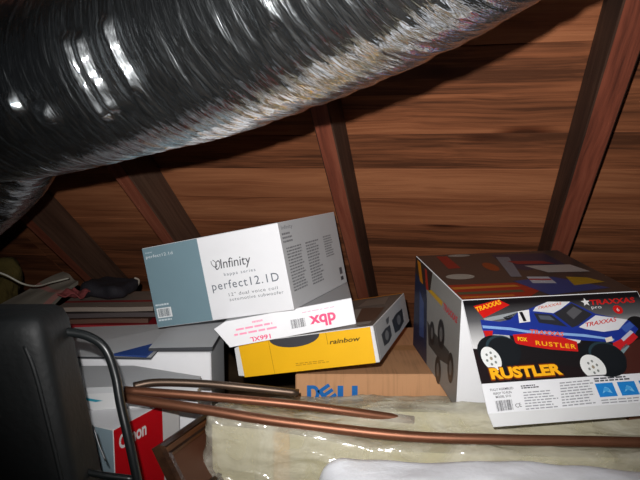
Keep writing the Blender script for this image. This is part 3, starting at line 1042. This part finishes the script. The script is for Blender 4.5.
# shallow white box lying on it
M2 = T(-0.550, 1.2445, 0.4355) @ Matrix.Rotation(R(7.0), 4, 'Z')
sb = thing('shallow_box', M2, 'shallow greyish white box with a teal stripe lying on the red box', 'box')
M2p = T(-0.552, 1.245, 0.4355)
outl = [(0.0, 0.0), (0.292, 0.036), (0.290, 0.078), (0.120, 0.152), (0.0, 0.150)]


def slab(name, z0, z1, grow, mat):
    cx, cy_ = 0.14, 0.08
    q = [(cx + (x - cx) * grow, cy_ + (y - cy_) * grow) for x, y in outl]
    n = len(q)
    v = [(x, y, z0) for x, y in q] + [(x, y, z1) for x, y in q]
    f = [list(range(n - 1, -1, -1)), list(range(n, 2 * n))] + [[i, (i + 1) % n, n + (i + 1) % n, n + i] for i in range(n)]
    return mesh(name, v, f, mat, sb, M2p)


slab('carton', 0.0, 0.036, 0.985, WHITE2)
slab('lid', 0.0362, 0.0495, 1.0, card('lid_grey_white', (190, 192, 194)))
Pn = Print(sb, at(M2, 0, -0.0, 0), ax(M2, 0), ax(M2, 2))
Pn.poly([(0.028, 0.030), (0.080, 0.018), (0.095, 0.020), (0.035, 0.034)], (36, 140, 162), 1)
Pn.done('stripe', 'teal stripe')

# ------------------------------------------------------------------ black case with its tube handle
def plastic(name, c, rough=0.45, bump=0.25, scale=90):
    if name in MATS:
        return MATS[name]
    m, nt, p, L = base_mat(name)
    tc = nt.nodes.new('ShaderNodeTexCoord')
    n = nt.nodes.new('ShaderNodeTexNoise')
    n.inputs['Scale'].default_value = scale
    n.inputs['Detail'].default_value = 4
    L.new(tc.outputs['Object'], n.inputs['Vector'])
    n2 = nt.nodes.new('ShaderNodeTexNoise'); n2.inputs['Scale'].default_value = 7; n2.inputs['Detail'].default_value = 6
    L.new(tc.outputs['Object'], n2.inputs['Vector'])
    r = nt.nodes.new('ShaderNodeValToRGB')
    a = srgb(c)
    r.color_ramp.elements[0].position = 0.35; r.color_ramp.elements[0].color = tuple(x * 0.7 for x in a[:3]) + (1,)
    r.color_ramp.elements[1].position = 0.75; r.color_ramp.elements[1].color = tuple(x * 1.5 for x in a[:3]) + (1,)
    L.new(n2.outputs['Fac'], r.inputs[0])
    L.new(r.outputs[0], p.inputs['Base Color'])
    b = nt.nodes.new('ShaderNodeBump'); b.inputs['Strength'].default_value = bump; b.inputs['Distance'].default_value = 0.003
    L.new(n.outputs['Fac'], b.inputs['Height']); L.new(b.outputs[0], p.inputs['Normal'])
    p.inputs['Roughness'].default_value = rough
    MATS[name] = m
    return m


BLK = plastic('dusty_black_plastic', (16, 19, 20), rough=0.6)
BLT = plastic('black_tube', (20, 23, 24), rough=0.35, bump=0.05)
ck = thing('black_case', T(-0.6, 0.92, 0.0), 'dusty black hard plastic case with a bent tube handle at left', 'case')


def taper(p, n):
    t = (0.365 - p.z) / 0.73          # 0 at the top, 1 at the floor
    q = Vector((p.x, p.y, p.z))
    if q.x > 0:
        q.x += 0.115 * t
    if p.z > 0.2 and p.y < 0.0 and p.x < 0.16:
        q.z += 0.004 * math.sin(p.x * 30)
    return q


soft_box('shell', (0.46, 0.115, 0.73), 0.022, (24, 12, 30), BLK, ck, T(-0.632, 0.925, 0.365), disp=taper)
# raised rim round the front face
tube('rim', [(-0.425, 0.870, 0.69), (-0.412, 0.867, 0.655), (-0.399, 0.867, 0.59), (-0.373, 0.867, 0.44), (-0.322, 0.867, 0.12), (-0.31, 0.868, 0.03)], 0.0035, BLK, ck, per=6, n=8)
tube('tube_handle', [(-0.42, 0.95, 0.687), (-0.394, 0.953, 0.687), (-0.362, 0.953, 0.679), (-0.337, 0.95, 0.660), (-0.322, 0.945, 0.620), (-0.312, 0.935, 0.575), (-0.291, 0.92, 0.490), (-0.245, 0.90, 0.25), (-0.20, 0.885, 0.006)], 0.0072, BLT, ck, per=8, n=12)
tube('cross_bar', [(-0.385, 0.925, 0.474), (-0.34, 0.92, 0.467), (-0.288, 0.92, 0.460)], 0.0055, BLT, ck, per=4, n=10)
tube('thin_rod', [(-0.360, 0.945, 0.535), (-0.349, 0.935, 0.510), (-0.336, 0.925, 0.488)], 0.0015, metal('dull_steel', (110, 112, 114), 0.45), ck, per=4, n=8)

# ------------------------------------------------------------------ leaning picture frame
P0 = Vector((-0.298, 1.047, 0.449))
fu = Vector((0.274, 0.957, -0.077)).normalized()
fv = Vector((0.47, -0.19, -0.86)); fv = (fv - fu * fv.dot(fu)).normalized()
fn = fu.cross(fv); fn = fn if fn.x > 0 else -fn
fx = fu; fz_ = -fv; fy_ = fz_.cross(fx)
MFr = frame(P0, fx, fy_, fz_)     # local x along top rail, -z down the side
out = 1 if fy_.dot(fn) > 0 else -1
pf = thing('picture_frame', MFr @ T(0, 0, -0.14), 'dark brown wooden picture frame leaning against the red box', 'frame')
WF = wood('frame_wood', (44, 26, 16), (92, 56, 34), (126, 82, 50), scale=2.0, rough=0.35, knots=False)
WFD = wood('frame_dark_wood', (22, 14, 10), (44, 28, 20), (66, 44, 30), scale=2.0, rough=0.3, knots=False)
FWd, FHt, rw = 0.225, 0.14, 0.030


def rail(name, a, b_, inward, mats, depth=0.02):
    """mitred moulding with a stepped profile from corner a to b in local x,z"""
    a = Vector(a); b_ = Vector(b_)
    d = (b_ - a).normalized()
    iv = Vector(inward)
    prof = [(0, 0), (0, 0.018), (0.007, 0.022), (0.011, 0.015), (0.020, 0.013), (0.024, 0.017), (0.030, 0.012), (0.030, 0)]
    V, Fc = [], []
    for (i, h) in prof:
        p = a + iv * i + d * i
        V.append((p.x, out * h, p.y))
    for (i, h) in prof:
        p = b_ + iv * i - d * i
        V.append((p.x, out * h, p.y))
    n = len(prof)
    fm = []
    for k in range(n - 1):
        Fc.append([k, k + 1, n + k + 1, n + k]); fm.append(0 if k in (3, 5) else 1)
    Fc.append([n - 1, 0, n, 2 * n - 1]); fm.append(0)
    Fc.append(list(range(n))); fm.append(0)
    Fc.append(list(range(2 * n - 1, n - 1, -1))); fm.append(0)
    return mesh(name, V, Fc, mats, pf, MFr, fm=fm)


rail('rail', (0, 0), (FWd, 0), (0, -1), [WF, WFD])
rail('rail', (0, -FHt), (0, 0), (1, 0), [WF, WFD])
rail('rail', (FWd, 0), (FWd, -FHt), (-1, 0), [WF, WFD])
rail('rail', (FWd, -FHt), (0, -FHt), (0, 1), [WF, WFD])
mesh('mount_board', [(rw - 0.003, out * 0.006, -rw + 0.003), (FWd - rw + 0.003, out * 0.006, -rw + 0.003), (FWd - rw + 0.003, out * 0.006, -FHt + rw), (rw - 0.003, out * 0.006, -FHt + rw),
                     (rw - 0.003, out * 0.003, -rw + 0.003), (FWd - rw + 0.003, out * 0.003, -rw + 0.003), (FWd - rw + 0.003, out * 0.003, -FHt + rw), (rw - 0.003, out * 0.003, -FHt + rw)],
     [[0, 1, 2, 3], [7, 6, 5, 4], [0, 4, 5, 1], [1, 5, 6, 2], [2, 6, 7, 3], [3, 7, 4, 0]], card('mount_brown', (84, 50, 34)), pf, MFr)

# ------------------------------------------------------------------ bundle wrapped in plastic film
def film_mat():
    """hazy polythene: part clear, part milky, with a sharp glossy skin over creases"""
    m, nt, p, L = base_mat('clear_plastic_film')
    N = nt.nodes.new
    tc = N('ShaderNodeTexCoord')
    n = N('ShaderNodeTexNoise'); n.inputs['Scale'].default_value = 9; n.inputs['Detail'].default_value = 8; n.inputs['Distortion'].default_value = 1.5
    L.new(tc.outputs['Object'], n.inputs['Vector'])
    hs = []
    for (sc, rot, k) in (((4, 13, 11), (0.3, 0.5, 0.5), 1.0), ((9, 22, 15), (0.1, -0.7, -0.5), 0.45), ((30, 50, 40), (0, 0.3, 0.2), 0.12)):
        mp = N('ShaderNodeMapping'); mp.inputs['Scale'].default_value = sc; mp.inputs['Rotation'].default_value = rot
        L.new(tc.outputs['Object'], mp.inputs[0])
        q = N('ShaderNodeTexNoise'); q.inputs['Scale'].default_value = 1; q.inputs['Detail'].default_value = 3; q.inputs['Distortion'].default_value = 0.9
        L.new(mp.outputs[0], q.inputs['Vector'])
        s1 = N('ShaderNodeMath'); s1.operation = 'SUBTRACT'; s1.inputs[1].default_value = 0.5
        L.new(q.outputs['Fac'], s1.inputs[0])
        a1 = N('ShaderNodeMath'); a1.operation = 'ABSOLUTE'
        L.new(s1.outputs[0], a1.inputs[0])
        m1 = N('ShaderNodeMath'); m1.operation = 'MULTIPLY'; m1.inputs[1].default_value = -k
        L.new(a1.outputs[0], m1.inputs[0])
        hs.append(m1.outputs[0])
    h = hs[0]
    for o in hs[1:]:
        ad = N('ShaderNodeMath'); ad.operation = 'ADD'
        L.new(h, ad.inputs[0]); L.new(o, ad.inputs[1]); h = ad.outputs[0]
    b = N('ShaderNodeBump'); b.inputs['Strength'].default_value = 0.6; b.inputs['Distance'].default_value = 0.03
    L.new(h, b.inputs['Height'])
    df = N('ShaderNodeBsdfDiffuse'); df.inputs['Color'].default_value = srgb((228, 224, 206)); L.new(b.outputs[0], df.inputs['Normal'])
    tr = N('ShaderNodeBsdfTransparent'); tr.inputs['Color'].default_value = (0.93, 0.92, 0.86, 1)
    r = N('ShaderNodeMapRange'); r.inputs[1].default_value = 0.3; r.inputs[2].default_value = 0.7; r.inputs[3].default_value = 0.18; r.inputs[4].default_value = 0.55
    L.new(n.outputs['Fac'], r.inputs[0])
    mx = N('ShaderNodeMixShader'); L.new(r.outputs[0], mx.inputs[0]); L.new(tr.outputs[0], mx.inputs[1]); L.new(df.outputs[0], mx.inputs[2])
    gl = N('ShaderNodeBsdfAnisotropic'); gl.inputs['Roughness'].default_value = 0.13; gl.inputs['Color'].default_value = (1, 1, 1, 1); L.new(b.outputs[0], gl.inputs['Normal'])
    m2 = N('ShaderNodeMixShader'); m2.inputs[0].default_value = 0.10; L.new(mx.outputs[0], m2.inputs[1]); L.new(gl.outputs[0], m2.inputs[2])
    L.new(m2.outputs[0], nt.nodes['Material Output'].inputs[0])
    return m


FILM = film_mat()
wp = thing('wrapped_bundle', T(0.36, 1.28, 0.0), 'long pale bundle wrapped in crinkled clear plastic beneath the copper pipes', 'bundle')


def front_z(x):
    for (a, za), (b_, zb) in zip(((-0.30, 0.474), (-0.10, 0.458), (0.10, 0.430), (0.35, 0.418), (0.60, 0.414)), ((-0.10, 0.458), (0.10, 0.430), (0.35, 0.418), (0.60, 0.414), (1.2, 0.41))):
        if a <= x <= b_:
            return za + (zb - za) * (x - a) / (b_ - a)
    return 0.41


def top_z(x, y):
    t = max(0.0, min(1.0, (y - 1.125) / 0.32))
    return front_z(x) * (1 - t) + 0.388 * t + 0.045 * max(0.0, min(1.0, (x + 0.05) / 0.2)) * math.exp(-((y - 1.235) / 0.042) ** 2)


def yshift(x):
    return 0.05 * max(0.0, min(1.0, (0.10 - x) / 0.32))


BX0, BX1, BY0, BY1 = -0.222, 0.95, 1.095, 1.448


def bdisp(infl, amp):
    def f(p, n):
        # local origin sits at the bundle's middle
        X = p.x + (BX0 + BX1) / 2; Y = p.y + (BY0 + BY1) / 2; Z = p.z + 0.21
        z = Z / 0.42 * top_z(X, Y)
        Y += yshift(X) * max(0.0, 1 - (Y - BY0) / 0.30)
        q = Vector((X, Y, z))
        k = noise.noise(Vector((X * 9, Y * 14, z * 9))) + 0.5 * noise.noise(Vector((X * 22 + 5, Y * 30, z * 22)))
        yz = Y - z                                   # runs on over the front edge
        rd = 1 - abs(noise.noise(Vector((X * 5 + yz * 9, yz * 15 - X * 3, 1.7)))) * 3.0
        r2 = 1 - abs(noise.noise(Vector((X * 8 - yz * 12, yz * 20 + X * 4, 7.3)))) * 3.5
        pl = 0.0
        if X < -0.10:                                # pleats gathered at the left corner
            pl = (-0.10 - X) / 0.12 * math.sin(X * 150 + z * 30)
        q += n * (infl + amp * (0.5 * k + 0.9 * max(0, rd) + 0.7 * max(0, r2) + 0.5 * pl))
        if n.x < -0.3 and z < 0.40 and Y < 1.38:                  # loose skirt at the left end
            q.x -= 0.10 * (0.40 - z) * (0.75 + 0.5 * noise.noise(Vector((Y * 24, z * 3, 0))))
        return q
    return f


soft_box('plastic_film', (BX1 - BX0, BY1 - BY0, 0.42), 0.012, (220, 66, 80), FILM, wp, None, disp=bdisp(0.0, 0.0065))
for i, (xa, xb, cname, cc) in enumerate((('-', '-', 'pale_green_pad', (206, 200, 168)), ('-', '-', 'tan_pad', (218, 190, 142)), ('-', '-', 'pale_green_pad', (206, 200, 168)), ('-', '-', 'olive_pad', (178, 170, 138)))):
    x0, x1 = ((BX0 + 0.012, -0.090), (-0.0896, -0.058), (-0.0576, 0.552), (0.5524, BX1 - 0.012))[i]
    nx = max(2, int((x1 - x0) / 0.05))
    V, Fc = [], []
    ya, yb_ = BY0 + 0.012, BY1 - 0.012
    ny = 14
    for a in range(nx + 1):
        for b_ in range(ny + 1):
            x = x0 + (x1 - x0) * a / nx; y = ya + yshift(x) + (yb_ - ya - yshift(x)) * b_ / ny
            V.append((x, y, top_z(x, y) - 0.012))
    for a in range(nx + 1):
        for b_ in range(ny + 1):
            x = x0 + (x1 - x0) * a / nx; y = ya + yshift(x) + (yb_ - ya - yshift(x)) * b_ / ny
            V.append((x, y, 0.004))
    q = (nx + 1) * (ny + 1)
    idx = lambda a, b_: a * (ny + 1) + b_
    for a in range(nx):
        for b_ in range(ny):
            Fc.append([idx(a, b_), idx(a + 1, b_), idx(a + 1, b_ + 1), idx(a, b_ + 1)])
            Fc.append([q + idx(a, b_ + 1), q + idx(a + 1, b_ + 1), q + idx(a + 1, b_), q + idx(a, b_)])
    for a in range(nx):
        Fc.append([idx(a + 1, 0), idx(a, 0), q + idx(a, 0), q + idx(a + 1, 0)])
        Fc.append([idx(a, ny), idx(a + 1, ny), q + idx(a + 1, ny), q + idx(a, ny)])
    for b_ in range(ny):
        Fc.append([idx(0, b_), idx(0, b_ + 1), q + idx(0, b_ + 1), q + idx(0, b_)])
        Fc.append([idx(nx, b_ + 1), idx(nx, b_), q + idx(nx, b_), q + idx(nx, b_ + 1)])
    mesh('padding', V, Fc, card(cname, cc, rough=0.7, bump=0.05), wp, None)

# ------------------------------------------------------------------ pipes lying across the bundle
COPPER = metal('dull_copper', (128, 84, 62), 0.45, metallic=0.7, nscale=30, var=0.2)
DULL = metal('dull_grey_pipe', (98, 82, 70), 0.42, metallic=0.8, nscale=30)
pc = pipe('copper_pipe', [(-0.388, 1.175, 0.494), (-0.224, 1.150, 0.4795), (-0.077, 1.132, 0.463), (0.153, 1.112, 0.444), (0.33, 1.103, 0.441), (0.472, 1.103, 0.438), (0.607, 1.103, 0.435), (0.80, 1.103, 0.431)], 0.0098, 0.0012, COPPER)
tag(pc, 'long copper pipe, nearest of three, spanning the plastic bundle to the right edge', 'pipe', 'pipes lying across the bundle')
pb2 = pipe('copper_pipe', [(-0.392, 1.204, 0.4975), (-0.231, 1.202, 0.486), (-0.06, 1.201, 0.470), (0.04, 1.201, 0.457), (0.12, 1.205, 0.444), (0.19, 1.210, 0.432)], 0.0088, 0.0012, COPPER)
tag(pb2, 'middle copper pipe whose right end sinks into the plastic under the blue letters', 'pipe', 'pipes lying across the bundle')
pa = pipe('grey_pipe', [(-0.385, 1.238, 0.494), (-0.34, 1.248, 0.4985), (-0.25, 1.254, 0.494), (-0.157, 1.254, 0.4855), (-0.045, 1.262, 0.470)], 0.0080, 0.0012, DULL)
tag(pa, 'short dull grey-brown pipe, rearmost of three, resting on the shallow box', 'pipe', 'pipes lying across the bundle')
pd = pipe('copper_pipe', [(0.618, 1.20, 0.447), (0.70, 1.22, 0.445), (0.82, 1.25, 0.438)], 0.0088, 0.0012, COPPER)
tag(pd, 'copper pipe end under the truck box flap at the right edge', 'pipe', 'pipes lying across the bundle')

# ------------------------------------------------------------------ white sack in the foreground
def sack_mat():
    m = card('white_sack', (244, 247, 254), rough=0.4, var=0.03, bump=0.12)
    return m


def sdisp(p, n):
    q = p.copy()
    X = p.x
    k = noise.noise(Vector((X * 6, p.y * 9, p.z * 6))) + 0.5 * noise.noise(Vector((X * 17, p.y * 20, p.z * 17)))
    q += n * 0.008 * k
    if p.z > 0:
        q.z -= 0.035 * max(0, X) / 0.32 * (p.z / 0.235)
    return q


sk = soft_box('white_sack', (0.66, 0.17, 0.444), 0.05, (60, 24, 40), sack_mat(), None, T(0.330, 0.965, 0.226), disp=sdisp)
tag(sk, 'smooth white plastic sack in the foreground before the wrapped bundle', 'sack')

# ------------------------------------------------------------------ papers behind at the left
pbx = rbox('dark_carton', (0.54, 0.42, 0.462), kraft('dark_kraft', (84, 56, 40)), None, T(-1.0, 1.70, 0.0), bevel=0.003)
tag(pbx, 'dark brown carton beneath the loose newspapers at the left', 'box')


def sheet(name, corners, th, mats, label, cat, group=None, curl=0.02, n=10, seed=0, stripes=None):
    """a thin folded paper between four corners, slightly wavy, real thickness"""
    a, b_, c_, d = [Vector(x) for x in corners]
    V, Fc, fm = [], [], []
    for s in (0, 1):
        for i in range(n + 1):
            for j in range(n + 1):
                u, v = i / n, j / n
                p = (a * (1 - u) + b_ * u) * (1 - v) + (d * (1 - u) + c_ * u) * v
                wv = noise.noise(Vector((u * 2.2 + seed, v * 2.2, seed * 0.7)))
                p = p + Vector((0, 0, curl * wv - s * th))
                V.append(p)
    q = (n + 1) ** 2
    ix = lambda i, j: i * (n + 1) + j
    for i in range(n):
        for j in range(n):
            mi = 0
            if stripes:
                mi = stripes(i / n, j / n)
            Fc.append([ix(i, j), ix(i + 1, j), ix(i + 1, j + 1), ix(i, j + 1)]); fm.append(mi)
            Fc.append([q + ix(i, j + 1), q + ix(i + 1, j + 1), q + ix(i + 1, j), q + ix(i, j)]); fm.append(0)
    for i in range(n):
        for (e, f_) in ((0, 1), (n, -1)):
            k = [ix(i, e), q + ix(i, e), q + ix(i + 1, e), ix(i + 1, e)]
            Fc.append(k if f_ < 0 else k[::-1]); fm.append(0)
            k = [ix(e, i), ix(e, i + 1), q + ix(e, i + 1), q + ix(e, i)]
            Fc.append(k if f_ < 0 else k[::-1]); fm.append(0)
    o = mesh(name, V, Fc, mats, None, None, fm=fm, smooth=False)
    return tag(o, label, cat, group)


NEWS = card('newsprint', (136, 130, 118), rough=0.8)
NEWS2 = card('newsprint_pink', (168, 120, 112), rough=0.7)
PRT = card('magazine_dark', (46, 40, 44), rough=0.4)
PRR = card('magazine_red', (150, 36, 44), rough=0.4)
PRW = card('magazine_pale', (128, 116, 106), rough=0.5)
mg = [('dark magazine with a maroon spine at the bottom of the pile', PRT, 0.0), ('maroon magazine lying second in the pile', PRR, 0.03), ('brown covered magazine in the middle of the pile', card('magazine_brown', (84, 58, 46)), -0.02), ('dark grey magazine just below the top of the pile', card('magazine_grey', (70, 62, 62)), 0.02), ('pale magazine with pink bands topping the pile', PRW, -0.01)]
for i, (lb, mt, dx) in enumerate(mg):
    z = 0.4775 + i * 0.0150
    sheet('magazine', [(-0.75 + dx, 1.715 + 0.01 * i, z), (-0.475 + dx, 1.73 + 0.01 * i, z), (-0.49 + dx, 1.99, z + 0.001), (-0.765 + dx, 1.98, z + 0.001)], 0.0125, [mt, PRR, PRT], lb, 'magazine', 'papers on the dark carton', 0.0018, 10, 2 + i,
          (lambda u, v: 1 if 0.25 < v < 0.4 or 0.6 < v < 0.7 else 0) if i == 4 else None)
sheet('newspaper', [(-0.98, 1.77, 0.515), (-0.82, 1.74, 0.515), (-0.79, 2.00, 0.568), (-0.875, 2.09, 0.590)], 0.012, [NEWS, NEWS2, PRT], 'folded grey newspaper tilted up against the roof at far left', 'newspaper', 'papers on the dark carton', 0.012, 12, 7,
      lambda u, v: 1 if (u > 0.75 and 0.2 < v < 0.6) or 0.55 < v < 0.62 else 0)
sheet('leaflet', [(-0.775, 1.80, 0.566), (-0.70, 1.78, 0.560), (-0.69, 1.86, 0.566), (-0.755, 1.88, 0.570)], 0.004, [card('dull_pink', (136, 70, 70)), NEWS2], 'small crumpled red leaflet on the grey newspaper', 'leaflet', None, 0.02, 8, 11)
# black glove-like pouch: rounded soft lump with a cord
bp = thing('black_pouch', T(-0.63, 1.93, 0.54), 'small black cloth pouch with a pale cord on the magazines', 'pouch')
soft_box('pouch', (0.15, 0.12, 0.045), 0.02, (16, 14, 8), card('black_cloth', (28, 26, 32), rough=0.8, bump=0.3), bp, T(-0.655, 1.90, 0.566) @ Matrix.Rotation(R(-12), 4, 'Z'),
         disp=lambda p, n: p + n * 0.010 * noise.noise(p * 26))
tube('cord', [(-0.60, 1.90, 0.575), (-0.585, 1.92, 0.578), (-0.575, 1.93, 0.570), (-0.568, 1.92, 0.588), (-0.58, 1.915, 0.596)], 0.003, card('pale_cord', (150, 140, 128)), bp, per=6, n=8)
wr = tube('white_cable', [(-1.10, 1.72, 0.74), (-0.95, 1.70, 0.672), (-0.875, 1.70, 0.645), (-0.835, 1.72, 0.615), (-0.822, 1.78, 0.597), (-0.815, 1.86, 0.592), (-0.79, 1.93, 0.592)], 0.0026, card('white_cable', (196, 194, 180)), None, per=8, n=8)
tag(wr, 'thin white cable drooping from the left edge onto the newspaper', 'cable')
ins = soft_box('insulation_batt', (0.26, 0.24, 0.12), 0.045, (26, 24, 12), card('yellow_fibreglass', (92, 80, 40), rough=0.95, bump=0.6), None, T(-1.17, 2.08, 0.52) @ Matrix.Rotation(R(38), 4, 'X'),
               disp=lambda p, n: p + n * 0.016 * (noise.noise(p * 18) + 0.5 * noise.noise(p * 45)))
tag(ins, 'yellow fibreglass insulation tucked under the rafters at far left', 'insulation')
